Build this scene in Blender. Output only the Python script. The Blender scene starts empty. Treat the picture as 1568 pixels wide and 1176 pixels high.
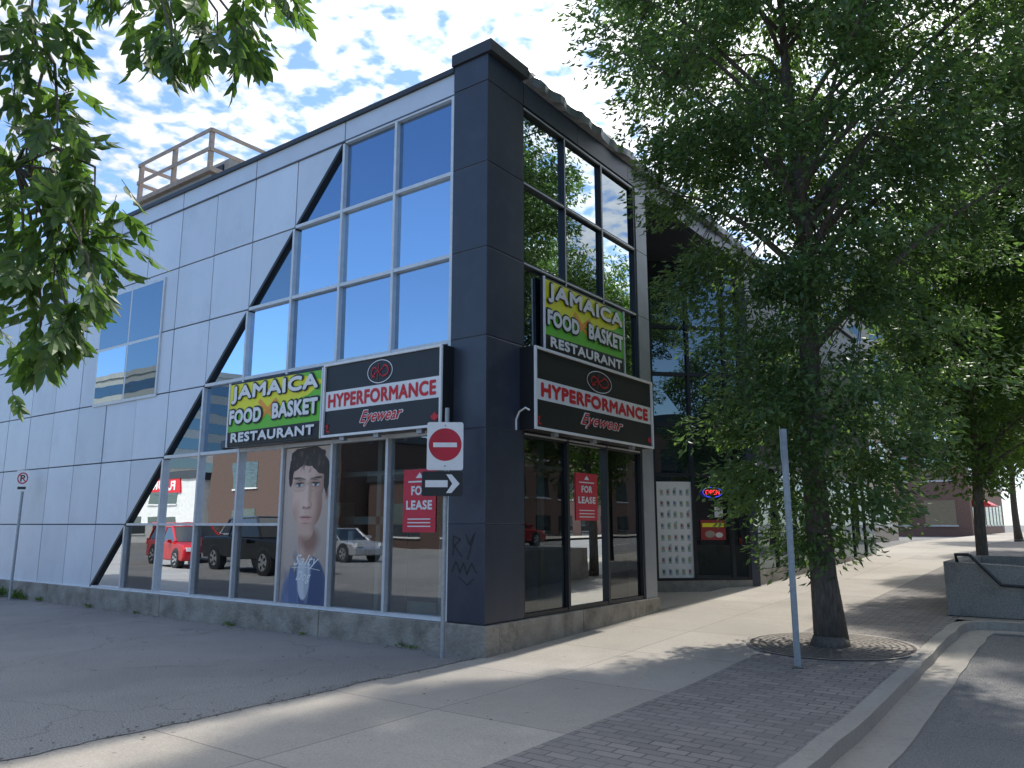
import bpy, math, random
import numpy as np
from mathutils import Vector, Matrix
random.seed(7); rng=np.random.default_rng(7)
R=math.radians
scene=bpy.context.scene
COL=scene.collection

# ------------------------------------------------------------------ materials
def nodes(name):
    m=bpy.data.materials.new(name); m.use_nodes=True
    nt=m.node_tree; nt.nodes.clear()
    out=nt.nodes.new('ShaderNodeOutputMaterial')
    return m,nt,out
def N(nt,t,**k):
    n=nt.nodes.new(t)
    for a,b in k.items():
        if a in ('operation','blend_type','data_type','noise_dimensions','feature','wave_type','bands_direction','distance','interpolation_type','use_clamp','layer_name','attribute_name','offset','squash'):
            setattr(n,a,b)
        else: n.inputs[a].default_value=b
    return n
def c4(c): return (c[0],c[1],c[2],1)
def ramp(nt,stops):
    r=nt.nodes.new('ShaderNodeValToRGB'); e=r.color_ramp.elements
    while len(e)<len(stops): e.new(0.5)
    for i,(p,c) in enumerate(stops):
        e[i].position=p; e[i].color=c4(c) if not isinstance(c,(int,float)) else (c,c,c,1)
    return r
def mixc(nt,fac,a,b,bt='MIX'):
    n=nt.nodes.new('ShaderNodeMix'); n.data_type='RGBA'; n.blend_type=bt
    for i,v in ((0,fac),(6,a),(7,b)):
        if hasattr(v,'is_linked') or hasattr(v,'links'): nt.links.new(v,n.inputs[i])
        elif i==0: n.inputs[0].default_value=v
        else: n.inputs[i].default_value=c4(v)
    return n.outputs[2]
def mat(name,col,rough=.6,metal=0,var=.12,scale=3,bump=0,bscale=60,spec=.5,stretch=None,dirt=None,island=0):
    m,nt,out=nodes(name); L=nt.links.new
    p=N(nt,'ShaderNodeBsdfPrincipled'); p.inputs['Roughness'].default_value=rough; p.inputs['Metallic'].default_value=metal
    p.inputs['Specular IOR Level'].default_value=spec
    tc=N(nt,'ShaderNodeTexCoord'); src=tc.outputs['Object']
    if stretch:
        mp=N(nt,'ShaderNodeMapping'); mp.inputs['Scale'].default_value=stretch; L(src,mp.inputs[0]); src=mp.outputs[0]
    no=N(nt,'ShaderNodeTexNoise',Scale=scale,Detail=6.0,Roughness=.6); L(src,no.inputs['Vector'])
    r=ramp(nt,[(.3,[x*(1-var) for x in col]),(.7,[min(1,x*(1+var)) for x in col])]); L(no.outputs[0],r.inputs[0])
    c=r.outputs[0]
    if dirt:
        n2=N(nt,'ShaderNodeTexNoise',Scale=dirt[1],Detail=8.0,Roughness=.7); L(tc.outputs['Object'],n2.inputs['Vector'])
        r2=ramp(nt,[(.5,0.0),(.72,1.0)]); L(n2.outputs[0],r2.inputs[0])
        c=mixc(nt,r2.outputs[0],c,dirt[0])
    if island:
        g=N(nt,'ShaderNodeNewGeometry'); mr=N(nt,'ShaderNodeMapRange'); mr.inputs[3].default_value=1-island; mr.inputs[4].default_value=1+island
        L(g.outputs['Random Per Island'],mr.inputs[0]); hs=N(nt,'ShaderNodeHueSaturation'); L(mr.outputs[0],hs.inputs['Value']); L(c,hs.inputs['Color']); c=hs.outputs[0]
    L(c,p.inputs['Base Color'])
    if bump:
        n3=N(nt,'ShaderNodeTexNoise',Scale=bscale,Detail=5.0); L(src,n3.inputs['Vector'])
        b=N(nt,'ShaderNodeBump',Strength=bump,Distance=.02); L(n3.outputs[0],b.inputs['Height']); L(b.outputs[0],p.inputs['Normal'])
    L(p.outputs[0],out.inputs[0]); return m
def emit(name,col,s):
    m,nt,out=nodes(name); e=N(nt,'ShaderNodeEmission',Strength=s); e.inputs[0].default_value=c4(col); nt.links.new(e.outputs[0],out.inputs[0]); return m

M={}
M['panel']=mat('metal_panel',(.62,.665,.73),.42,.18,.045,1.2,stretch=(1,1,.25),island=.06,bump=.03,bscale=2,dirt=((.55,.595,.66),1.1))
M['parapet']=mat('parapet_metal',(.57,.61,.67),.42,.18,.05,1.5,island=.04)
M['seam']=mat('seam_dark',(.07,.08,.10),.6)
M['slate']=mat('slate_panel',(.042,.050,.070),.38,.1,.12,1.5,stretch=(2,2,.3),island=.10,dirt=((.058,.068,.090),2.2))
M['slatetop']=mat('dark_cap',(.035,.04,.048),.45,.1)
M['flash']=mat('flashing_metal',(.24,.25,.265),.45,.5,.25,6,bump=.4,bscale=5)
M['alu']=mat('aluminium_frame',(.62,.63,.64),.4,.3,.08,8)
M['blackframe']=mat('black_frame',(.025,.027,.03),.4,.3)
M['endcol']=mat('grey_end_panel',(.25,.27,.30),.4,.3)
M['white']=mat('white_paint',(.80,.80,.79),.5,0,.03,5,dirt=((.72,.71,.69),4))
M['red']=mat('red_paint',(.60,.012,.02),.45,0,.06,5)
M['black']=mat('black_gloss',(.013,.013,.015),.4)
M['yellow']=mat('yellow_vinyl',(.85,.80,.03),.45,0,.05)
M['green']=mat('green_vinyl',(.15,.54,.04),.45,0,.05)
M['orange']=mat('orange_vinyl',(.85,.32,.04),.45)
M['concrete']=mat('foundation_concrete',(.31,.28,.235),.9,0,.28,3,bump=.8,bscale=25,dirt=((.13,.115,.09),2.6))
M['steel']=mat('galvanised_steel',(.36,.38,.40),.5,.5,.15,20)
M['roof']=mat('roof_gravel',(.25,.24,.22),.9)
M['wood']=mat('weathered_wood',(.36,.29,.24),.8,0,.2,8)
M['hvac']=mat('hvac_grey',(.3,.3,.29),.6,0,.1,6,dirt=((.2,.17,.13),3))
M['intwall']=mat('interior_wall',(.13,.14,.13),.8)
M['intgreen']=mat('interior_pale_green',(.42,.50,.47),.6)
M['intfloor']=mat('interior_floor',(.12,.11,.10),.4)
M['brick']=mat('brown_brick',(.20,.12,.09),.9,0,.2,8)
M['dbrick']=mat('dark_brick',(.085,.055,.045),.9,0,.2,8)
M['tan']=mat('tan_precast',(.42,.36,.29),.8)
M['pale']=mat('pale_stucco',(.6,.6,.58),.8)
M['bark']=mat('tree_bark',(.13,.11,.09),.95,0,.4,10,bump=1.0,bscale=30,stretch=(3,3,.6))
M['tyre']=mat('tyre_rubber',(.015,.015,.015),.85)
M['rim']=mat('wheel_rim',(.5,.5,.52),.3,.8)
M['carred']=mat('car_paint_red',(.45,.015,.02),.2,.2)
M['carblack']=mat('car_paint_black',(.012,.012,.015),.15,.2)
M['carsilver']=mat('car_paint_silver',(.5,.51,.53),.25,.5)
M['carglass']=mat('car_glass',(.015,.018,.02),.05,0,0,1,spec=1)
M['lamp']=mat('tail_lamp',(.5,.02,.01),.2)
M['headl']=mat('head_lamp',(.7,.7,.7),.1)
M['iron']=mat('cast_iron',(.20,.18,.16),.7,.3,.3,20)

def glass(name,refl,tint,minf,ior,rough=.0,opaque=None,bump=.0):
    m,nt,out=nodes(name); L=nt.links.new
    g=N(nt,'ShaderNodeBsdfGlossy',Roughness=rough); g.inputs[0].default_value=c4(refl)
    if opaque:
        t=N(nt,'ShaderNodeBsdfDiffuse'); t.inputs[0].default_value=c4(opaque)
    else:
        t=N(nt,'ShaderNodeBsdfTransparent'); t.inputs[0].default_value=c4(tint)
    f=N(nt,'ShaderNodeFresnel',IOR=ior); mr=N(nt,'ShaderNodeMapRange'); mr.inputs[3].default_value=minf; mr.inputs[4].default_value=1
    L(f.outputs[0],mr.inputs[0]); mx=N(nt,'ShaderNodeMixShader'); L(mr.outputs[0],mx.inputs[0]); L(t.outputs[0],mx.inputs[1]); L(g.outputs[0],mx.inputs[2])
    if bump:
        tc=N(nt,'ShaderNodeTexCoord'); n=N(nt,'ShaderNodeTexNoise',Scale=1.3,Detail=1.0); L(tc.outputs['Object'],n.inputs['Vector'])
        b=N(nt,'ShaderNodeBump',Strength=bump,Distance=.01); L(n.outputs[0],b.inputs['Height']); L(b.outputs[0],g.inputs['Normal'])
    L(mx.outputs[0],out.inputs[0]); return m
M['glassup']=glass('tinted_window_glass',(.56,.76,.98),None,.60,1.5,.005,opaque=(.012,.02,.035),bump=.12)
M['glassmid']=glass('greyed_window_glass',(.44,.60,.76),None,.42,1.5,.01,opaque=(.03,.045,.06),bump=.12)  # greyer glass tone for the row with blinds, reused on the wall window
M['glasstop']=glass('top_window_glass',(.42,.62,.88),None,.50,1.5,.005,opaque=(.015,.03,.05),bump=.12)
M['glassR']=glass('side_window_glass',(.66,.74,.80),None,.40,1.5,.003,opaque=(.010,.014,.018),bump=.10)
M['glasslow']=glass('storefront_glass',(.88,.92,.95),(.6,.65,.65),.24,1.5,bump=.1)
M['glassRlow']=glass('side_storefront_glass',(.8,.85,.88),(.42,.46,.46),.10,1.5,bump=.1)
M['glassdark']=glass('dark_window_glass',(.7,.8,.85),(.4,.45,.45),.16,1.5,opaque=(.008,.012,.014),bump=.1)

def leafmat(name,c1,c2,tr,tf=.42):
    m,nt,out=nodes(name); L=nt.links.new
    g=N(nt,'ShaderNodeNewGeometry'); r=ramp(nt,[(0,c1),(1,c2)]); L(g.outputs['Random Per Island'],r.inputs[0])
    p=N(nt,'ShaderNodeBsdfPrincipled',Roughness=.45); L(r.outputs[0],p.inputs['Base Color']); p.inputs['Specular IOR Level'].default_value=.4
    t=N(nt,'ShaderNodeBsdfTranslucent'); c=mixc(nt,1.0,r.outputs[0],tr,'MULTIPLY'); L(c,t.inputs[0])
    mx=N(nt,'ShaderNodeMixShader',Fac=tf); L(p.outputs[0],mx.inputs[1]); L(t.outputs[0],mx.inputs[2]); L(mx.outputs[0],out.inputs[0]); return m
M['leaf']=leafmat('ash_leaves',(.055,.10,.045),(.125,.195,.075),(2.0,2.2,1.1))
M['leafb']=leafmat('bright_leaves',(.07,.125,.04),(.13,.20,.06),(2.0,2.2,.9))
M['leafn']=leafmat('near_leaves',(.045,.09,.03),(.105,.17,.05),(2.2,2.5,1.0),.34)

# ground materials
def groundmat(kind):
    m,nt,out=nodes(kind); L=nt.links.new
    p=N(nt,'ShaderNodeBsdfPrincipled',Roughness=.9); p.inputs['Specular IOR Level'].default_value=.25
    tc=N(nt,'ShaderNodeTexCoord'); O=tc.outputs['Object']
    def noise(s,d=6,r=.6):
        n=N(nt,'ShaderNodeTexNoise',Scale=s,Detail=float(d),Roughness=r); L(O,n.inputs['Vector']); return n.outputs[0]
    def rp(src,st):
        r=ramp(nt,st); L(src,r.inputs[0]); return r.outputs[0]
    fine=noise(75,4,.85); med=noise(1.1,7); big=noise(.28,4); spot=noise(14,5,.7)
    bump_src=fine
    if kind in('asphalt_lot','road_asphalt'):
        b=.195 if kind=='asphalt_lot' else .15
        c=rp(med,[(.3,(b*.84,b*.84,b*.84)),(.7,(b*1.18,b*1.16,b*1.13))])
        c=mixc(nt,rp(fine,[(.47,0.0),(.60,.9)]),c,(b*2.1,b*2.06,b*1.98))
        c=mixc(nt,rp(fine,[(.38,.85),(.47,0.0)]),c,(b*.35,b*.35,b*.36))
        c=mixc(nt,rp(big,[(.48,0.0),(.54,.30)]),c,(b*.72,b*.72,b*.73))
        v=N(nt,'ShaderNodeTexVoronoi',Scale=.38); v.feature='DISTANCE_TO_EDGE'
        dn=N(nt,'ShaderNodeTexNoise',Scale=1.5,Detail=5.0); L(O,dn.inputs['Vector'])
        ad=N(nt,'ShaderNodeVectorMath'); ad.operation='ADD'; L(O,ad.inputs[0]); L(dn.outputs['Color'],ad.inputs[1]); L(ad.outputs[0],v.inputs['Vector'])
        c=mixc(nt,rp(v.outputs['Distance'],[(0.0,.45),(.006,0.0)]),c,(b*.35,b*.35,b*.35))
        if kind=='asphalt_lot':
            vs=N(nt,'ShaderNodeTexVoronoi',Scale=3.5); L(O,vs.inputs['Vector'])
            c=mixc(nt,rp(vs.outputs['Distance'],[(.04,.6),(.07,0.0)]),c,(.07,.07,.07))
    elif kind=='sidewalk_concrete':
        c=rp(med,[(.3,(.335,.305,.265)),(.7,(.425,.39,.34))])
        c=mixc(nt,rp(fine,[(.38,.5),(.5,0.0)]),c,(.22,.20,.175))
        c=mixc(nt,rp(fine,[(.52,0.0),(.62,.4)]),c,(.52,.48,.43))
        c=mixc(nt,rp(spot,[(.60,0.0),(.72,.45)]),c,(.22,.2,.175))
        c=mixc(nt,rp(big,[(.48,0.0),(.60,.35)]),c,(.27,.255,.235))
        vs=N(nt,'ShaderNodeTexVoronoi',Scale=2.2); L(O,vs.inputs['Vector'])
        c=mixc(nt,rp(vs.outputs['Distance'],[(.035,.55),(.06,0.0)]),c,(.12,.11,.10))
        s=N(nt,'ShaderNodeSeparateXYZ'); 
        dn=N(nt,'ShaderNodeTexNoise',Scale=3.0,Detail=3.0); L(O,dn.inputs['Vector'])
        L(O,s.inputs[0])
        def joint(sock,period,off,w):
            a=N(nt,'ShaderNodeMath'); a.operation='ADD'; L(sock,a.inputs[0]); a.inputs[1].default_value=off
            n0=N(nt,'ShaderNodeMath'); n0.operation='MULTIPLY'; L(dn.outputs[0],n0.inputs[0]); n0.inputs[1].default_value=.02
            a2=N(nt,'ShaderNodeMath'); a2.operation='ADD'; L(a.outputs[0],a2.inputs[0]); L(n0.outputs[0],a2.inputs[1])
            q=N(nt,'ShaderNodeMath'); q.operation='PINGPONG'; L(a2.outputs[0],q.inputs[0]); q.inputs[1].default_value=period/2
            return rp(q.outputs[0],[(0,.8),(w,0.0)])
        j1=joint(s.outputs[1],1.9,.6,.012); j2=joint(s.outputs[0],2.84,1.42+.01,.010)
        mxx=N(nt,'ShaderNodeMath'); mxx.operation='MAXIMUM'; L(j1,mxx.inputs[0]); L(j2,mxx.inputs[1])
        c=mixc(nt,mxx.outputs[0],c,(.12,.11,.095))
        vm=N(nt,'ShaderNodeVectorMath'); vm.operation='MULTIPLY'; L(O,vm.inputs[0]); vm.inputs[1].default_value=(1/1.42,1/1.9,0)
        va=N(nt,'ShaderNodeVectorMath'); va.operation='ADD'; L(vm.outputs[0],va.inputs[0]); va.inputs[1].default_value=(0.005,.32,0)
        fl=N(nt,'ShaderNodeVectorMath'); fl.operation='FLOOR'; L(va.outputs[0],fl.inputs[0])
        wn=N(nt,'ShaderNodeTexWhiteNoise'); L(fl.outputs[0],wn.inputs['Vector'])
        mr=N(nt,'ShaderNodeMapRange'); mr.inputs[3].default_value=.92; mr.inputs[4].default_value=1.06; L(wn.outputs[0],mr.inputs[0])
        hs=N(nt,'ShaderNodeHueSaturation'); L(mr.outputs[0],hs.inputs['Value']); L(c,hs.inputs['Color']); c=hs.outputs[0]
    elif kind=='pavers':
        bt=N(nt,'ShaderNodeTexBrick',Scale=1.0); L(O,bt.inputs['Vector'])
        bt.inputs['Brick Width'].default_value=.24; bt.inputs['Row Height'].default_value=.12; bt.inputs['Mortar Size'].default_value=.008
        bt.inputs['Color1'].default_value=(.20,.185,.175,1); bt.inputs['Color2'].default_value=(.30,.27,.25,1); bt.inputs['Mortar'].default_value=(.10,.093,.085,1)
        c=mixc(nt,rp(med,[(.4,0.0),(.7,.5)]),bt.outputs[0],(.29,.27,.255))
        c=mixc(nt,rp(fine,[(.4,.4),(.5,0.0)]),c,(.13,.125,.12))
        c=mixc(nt,rp(big,[(.48,0.0),(.6,.3)]),c,(.15,.145,.14))
    else:
        c=rp(med,[(.3,(.34,.315,.28)),(.7,(.44,.41,.365))])
        c=mixc(nt,rp(spot,[(.5,0.0),(.75,.6)]),c,(.20,.19,.17))
        c=mixc(nt,rp(big,[(.45,0.0),(.6,.4)]),c,(.24,.22,.2))
        c=mixc(nt,rp(fine,[(.38,.5),(.5,0.0)]),c,(.2,.185,.165))
    L(c,p.inputs['Base Color'])
    b=N(nt,'ShaderNodeBump',Strength=.5,Distance=.012); L(bump_src,b.inputs['Height']); L(b.outputs[0],p.inputs['Normal'])
    L(p.outputs[0],out.inputs[0]); return m
for k in('asphalt_lot','road_asphalt','sidewalk_concrete','pavers','kerb_concrete'): M[k]=groundmat(k)

# ------------------------------------------------------------------ mesh builder
def empty(name,loc=(0,0,0),rot=(0,0,0)):
    e=bpy.data.objects.new(name,None); e.location=loc; e.rotation_euler=rot; COL.objects.link(e); return e
class MB:
    def __init__(s): s.v=[];s.f=[];s.m=[];s.mats=[]
    def mi(s,m):
        if m not in s.mats: s.mats.append(m)
        return s.mats.index(m)
    def face(s,pts,m):
        b=len(s.v); s.v+= [tuple(p) for p in pts]; s.f.append(list(range(b,b+len(pts)))); s.m.append(s.mi(m))
    def box(s,x0,x1,y0,y1,z0,z1,m):
        b=len(s.v); i=s.mi(m)
        if x0>x1:x0,x1=x1,x0
        if y0>y1:y0,y1=y1,y0
        s.v+=[(x0,y0,z0),(x1,y0,z0),(x1,y1,z0),(x0,y1,z0),(x0,y0,z1),(x1,y0,z1),(x1,y1,z1),(x0,y1,z1)]
        for q in((0,3,2,1),(4,5,6,7),(0,1,5,4),(1,2,6,5),(2,3,7,6),(3,0,4,7)): s.f.append([b+k for k in q]); s.m.append(i)
    def prism(s,poly,axis,a0,a1,m):
        def P(p,a):
            return {'y':(p[0],a,p[1]),'x':(a,p[0],p[1]),'z':(p[0],p[1],a)}[axis]
        b=len(s.v); n=len(poly); i=s.mi(m)
        s.v+=[P(p,a0) for p in poly]+[P(p,a1) for p in poly]
        s.f.append([b+k for k in range(n)][::-1]); s.m.append(i)
        s.f.append([b+n+k for k in range(n)]); s.m.append(i)
        for k in range(n):
            s.f.append([b+k,b+(k+1)%n,b+n+(k+1)%n,b+n+k]); s.m.append(i)
    def tube(s,pts,rad,m,n=8):
        pts=[Vector(p) for p in pts]; i=s.mi(m); rings=[]
        for k,p in enumerate(pts):
            d=(pts[min(k+1,len(pts)-1)]-pts[max(k-1,0)]).normalized()
            a=d.cross(Vector((.31,.95,.1))).normalized()
            if a.length<.1: a=d.cross(Vector((1,0,0))).normalized()
            c=d.cross(a); r=rad[k] if hasattr(rad,'__len__') else rad
            b=len(s.v); rings.append(b)
            for j in range(n):
                t=2*math.pi*j/n; s.v.append(tuple(p+a*math.cos(t)*r+c*math.sin(t)*r))
        for k in range(len(rings)-1):
            for j in range(n):
                s.f.append([rings[k]+j,rings[k]+(j+1)%n,rings[k+1]+(j+1)%n,rings[k+1]+j]); s.m.append(i)
        s.f.append([rings[0]+j for j in range(n)]); s.m.append(i)
        s.f.append([rings[-1]+j for j in range(n)]); s.m.append(i)
    def build(s,name,parent=None,bevel=0,smooth=False,loc=None):
        me=bpy.data.meshes.new(name); me.from_pydata(s.v,[],s.f)
        for m in s.mats: me.materials.append(m)
        me.polygons.foreach_set('material_index',s.m)
        if smooth: me.polygons.foreach_set('use_smooth',[True]*len(s.f))
        me.update()
        import bmesh
        bm=bmesh.new(); bm.from_mesh(me); bmesh.ops.recalc_face_normals(bm,faces=bm.faces) if len(s.f)<20000 else None; bm.to_mesh(me); bm.free()
        o=bpy.data.objects.new(name,me); COL.objects.link(o)
        if parent: o.parent=parent
        if bevel:
            b=o.modifiers.new('b','BEVEL'); b.width=bevel; b.segments=2; b.limit_method='ANGLE'
        return o

def g(y):
    return 0.0 if y<0 else .027*min(y,32)

# ------------------------------------------------------------------ ground
YS=[-600,-60,-30,-15,-8,-4,0,3,6,10,20,32,60,120,600]
def sheet(name,x0,x1,y0,y1,dz,m):
    ys=[y0]+[y for y in YS if y0<y<y1]+[y1]; mb=MB()
    for a,b in zip(ys,ys[1:]): mb.face([(x0,a,g(a)+dz),(x1,a,g(a)+dz),(x1,b,g(b)+dz),(x0,b,g(b)+dz)],m)
    return mb.build(name)
sheet('ground',-900,900,-900,900,-.16,M['road_asphalt'])
sheet('sidewalk',-.4,2.82,-60,90,-.006,M['sidewalk_concrete'])
sheet('paver_strip',2.82,4.52,-60,90,-.005,M['pavers'])
sheet('sidewalk_extension',4.52,8.5,6.4,90,-.006,M['sidewalk_concrete'])
sheet('road',4.4,19,-60,90,-.135,M['road_asphalt'])
sheet('far_sidewalk',19,23.5,-60,90,0,M['sidewalk_concrete'])
mb=MB()
ys=[-50]+list(np.arange(-12,.1,.10)); last=0
xs=[0.0]*len(ys)
for i in range(1,len(ys)): xs[i]=.7*xs[i-1]+rng.normal(0,.016)
for i in range(len(ys)-1):
    mb.face([(-110,ys[i],0),(xs[i],ys[i],0),(xs[i+1],ys[i+1],0),(-110,ys[i+1],0)],M['asphalt_lot'])
mb.face([(-110,ys[-1],0),(-.2,ys[-1],0),(-.2,40,0),(-110,40,0)],M['asphalt_lot'])
mb.build('parking_lot')
gm=mat('grit',(.09,.075,.055),.95); mb=MB()
for _ in range(700):
    if rng.random()<.5: x=rng.normal(-.03,.07); y=-rng.uniform(.2,9)
    elif rng.random()<.6: x=-rng.uniform(0,14); y=-.12-abs(rng.normal(0,.09))
    else: x=rng.uniform(-6,4.4); y=-rng.uniform(.3,6)
    s=rng.uniform(.006,.022); t=rng.uniform(0,6.28); z=.004
    mb.face([(x+s*math.cos(t),y+s*math.sin(t),z+.004),(x+s*.6*math.cos(t+1.7),y+s*.6*math.sin(t+1.7),z+.008),(x+s*math.cos(t+3.3),y+s*math.sin(t+3.3),z+.004),(x+s*.5*math.cos(t+4.8),y+s*.5*math.sin(t+4.8),z+.002)],gm)
mb.build('fallen_leaf_litter')
def pathstrip(name,path,o0,o1,z0,z1,m):
    mb=MB(); P=[Vector(p) for p in path]; nr=[]
    for i in range(len(P)):
        d=(P[min(i+1,len(P)-1)]-P[max(i-1,0)]).normalized(); nr.append(Vector((d.y,-d.x)))
    for i in range(len(P)-1):
        a,b,na,nb=P[i],P[i+1],nr[i],nr[i+1]; ga,gb=g(a.y),g(b.y)
        q=[a+na*o0,a+na*o1,b+nb*o1,b+nb*o0]; gg=[ga,ga,gb,gb]
        mb.face([(p.x,p.y,h+z1) for p,h in zip(q,gg)],m)
        mb.face([(q[1].x,q[1].y,ga+z0),(q[2].x,q[2].y,gb+z0),(q[2].x,q[2].y,gb+z1-.0),(q[1].x,q[1].y,ga+z1-.0)],m)
    return mb.build(name)
kp=[(4.5,-60),(4.5,-20)]+[(4.5+rng.normal(0,.008),y) for y in np.arange(-12,5.7,.5)]+[(4.55,5.95),(4.68,6.2),(4.9,6.35),(5.2,6.4),(7.8,6.4),(8.2,6.5),(8.4,6.8),(8.5,7.2),(8.5,10),(8.5,20),(8.5,32),(8.5,90)]
pathstrip('kerb',kp,-.02,.15,-.16,.006,M['kerb_concrete'])
pathstrip('gutter',kp,.15,.50,-.14,-.118,M['kerb_concrete'])
pathstrip('far_kerb',[(18.9,90),(18.9,-60)],0,.15,-.14,.01,M['kerb_concrete'])
mb=MB()
for y in range(-40,80,6): mb.face([(13,y,g(y)-.129),(13.12,y,g(y)-.129),(13.12,y+3,g(y+3)-.129),(13,y+3,g(y+3)-.129)],M['white'])
mb.build('road_marking')

# ------------------------------------------------------------------ main building
B=empty('commercial_building')
U=[.6+1.21*k for k in range(0,17)]; Z=[.38+1.27*r for r in range(7)]
XL=-U[-1]
pan=MB(); gl=MB(); fr=MB(); seam=MB()
P=M['panel']; gp=.012
for r in range(6):
    z0,z1=Z[r],Z[r+1]
    for k in range(16):
        u0,u1=U[k],U[k+1]; dk=7-r
        gm=M['glasslow'] if r<2 else {2:M['glassup'],3:M['glassup'],4:M['glassmid'],5:M['glasstop']}[r]
        def gq(pts):
            t1,t2=rng.normal(0,.0022,2); cu=(u0+u1)/2; cz=(z0+z1)/2
            gl.face([(-a,.03+(a-cu)*t1+(b-cz)*t2,b) for a,b in pts],gm)
        if k<dk: 
            if r<2 and k<3:
                if r==0: gl.face([(-u0,.03,z0),(-u1,.03,z0),(-u1,.03,Z[2]),(-u0,.03,Z[2])],gm)
            else: gq([(u0,z0),(u1,z0),(u1,z1),(u0,z1)])
        elif k==dk:
            gq([(u0,z0),(u1,z0),(u0,z1)])
            pan.prism([(-u1+gp,z0+.02),(-u1+gp,z1-gp),(-u0-.01,z1-gp)],'y',-.02,.02,P)
        else:
            t=rng.normal(0,.003)
            pan.box(-u1+gp,-u0-gp,-.02+t,.02,z0+gp,z1-gp,P)
seam.prism([(-10.3,.38),(-3.0,8.02),(XL,8.02),(XL,.38)],'y',.022,.05,M['seam'])
A=M['alu']
for k in range(0,9):
    u=U[k]; zt=.38+1.27*min(6,(8-k)) if k>=2 else Z[6]
    if k==0: fr.box(-u-.05,-u,-.05,.06,.38,7.95,A)
    elif k<8:
        fr.box(-u-.025,-u+.025,-.045,.06,.38,min(zt,7.95)-.03,A)
for r in (2,3,4,5,6):
    ue=U[8-r] ; zz=Z[r] if r<6 else 7.95
    fr.box(-ue+.03,-.652,-.038,.055,zz-.028,zz+.028,A)
fr.box(-U[7]+.06,-U[3]-.03,-.038,.055,Z[1]-.022,Z[1]+.022,A)
fr.box(-10.2,-.652,-.041,.055,.38,.43,A)
fr.prism([(-10.30,.38),(-10.22,.38),(-2.99,7.95),(-3.07,7.95)],'y',-.034,.052,M['blackframe'])
fr.box(-10.85,-8.3,-.05,-.021,4.15,6.62,A)
for a,b in((8.36,9.54),(9.6,10.79)):
    for c,dd in((4.21,5.36),(5.42,6.56)):
        t=rng.normal(0,.002); gl.face([(-a,-.053,c),(-b,-.053+t,c),(-b,-.053+t,dd),(-a,-.053,dd)],M['glassmid'])
for a in range(0,17,2):
    u0=U[a]; u1=U[min(a+2,16)]
    if u1>u0: pan.box(-u1+gp,-u0-gp,-.03,.05,7.985,8.32,M['parapet'])
fr.box(XL,-.6,-.075,.25,8.322,8.40,M['slatetop'])
fr.box(XL,-.6,-.04,.03,7.955,7.983,M['seam'])
ZS=[.385]+[.38+1.27*i for i in range(1,6)]+[7.985]
col=MB()
for a,b in zip(ZS,ZS[1:]): col.box(-.598,.04,-.055,.818,a+.006,b-.006,M['slate'])
col.box(-.60,.045,-.06,.82,7.985,8.40,M['slate'])
col.prism([(-.62,-.10),(.13,-.10),(.13,.85),(-.62,.85)],'z',8.402,8.59,M['slatetop'])
col.box(-.585,.03,-.045,.80,.38,8.3,M['seam'])
col.build('corner_column',B,bevel=.008)
V=[.82,2.01,3.22,4.45]
BF=M['blackframe']
for r in range(6):
    for i in range(3):
        if r==0:
            gl.face([(-.03,V[i],.42),(-.03,V[i+1],.42),(-.03,V[i+1],2.9),(-.03,V[i],2.9)],M['glassRlow'])
        elif r>=2:
            t1,t2=rng.normal(0,.003,2)
            gl.face([(-.03,V[i],Z[r]),(-.03+t1,V[i+1],Z[r]),(-.03+t1+t2,V[i+1],Z[r+1]),(-.03+t2,V[i],Z[r+1])],M['glassR'])
for i,v in enumerate(V):
    a=v-.03 if i else v; b=v+.03
    fr.box(-.06,.03,a,b,.40,7.95,BF)
    if i in(1,2): fr.box(.031,.034,a+.02,b-.02,3.0,7.95,A)
for r in range(2,7):
    zz=Z[r] if r<6 else 7.95
    fr.box(-.055,.025,.85,4.42,zz-.035,zz+.035,BF)
    fr.box(.026,.03,.85,4.42,zz-.012,zz+.012,A)
fr.box(-.05,.02,.85,4.42,.38,.44,BF)
fr.box(-.3,.045,4.482,4.91,.38,2.93,M['endcol'])
for r in range(2,6): fr.box(-.3,.045,4.482,4.91,Z[r]+.006,Z[r+1]-.006,M['endcol'])
fr.box(-.28,.03,4.485,4.90,.4,7.95,M['seam'])
for a,b in((.83,2.4),(2.41,4.2),(4.21,6.0),(6.01,8.0),(8.01,10.0)): fr.box(-.3,.05,a,b,7.99,8.36,M['slate'])
fm=MB(); ny=70; yy=np.linspace(.86,10.1,ny); prev=None
jj=0
for i in range(ny):
    jj=.6*jj+rng.normal(0,.022); j=jj; j2=rng.normal(0,.014)
    cur=[(.06,yy[i],8.355),(.13+j,yy[i],8.37+j2),(.15+j*.8,yy[i],8.50+j2),(.09+j2,yy[i],8.58+j2*.8),(-.3,yy[i],8.56)]
    if prev:
        for a in range(4): fm.face([prev[a],cur[a],cur[a+1],prev[a+1]],M['flash'])
    prev=cur
fm.build('roof_flashing',B)
pan.build('metal_panels',B,bevel=.004); fr.build('window_frames',B); gl.build('glazing',B); seam.build('panel_backing',B)
fd=MB()
for a,b in((.085,-3.1),(-3.115,-7.5),(-7.515,-12),(-12.015,XL)): fd.box(b,a,-.09,.2,-.3,.375,M['concrete'])
fd.box(-.2,.082,.203,2.3,-.3,.375,M['concrete']); fd.box(-.2,.082,2.315,4.93,-.3,.375,M['concrete'])
fd.box(XL,-.66,-.075,.02,.376,.40,M['alu'])
fd.build('foundation',B,bevel=.012)
bd=MB()
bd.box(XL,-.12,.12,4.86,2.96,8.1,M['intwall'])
bd.prism([(XL,4.87),(-5.14,4.87),(-.06,9.95),(-.06,22),(XL,22)],'z',-.2,8.1,M['intwall'])
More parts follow.
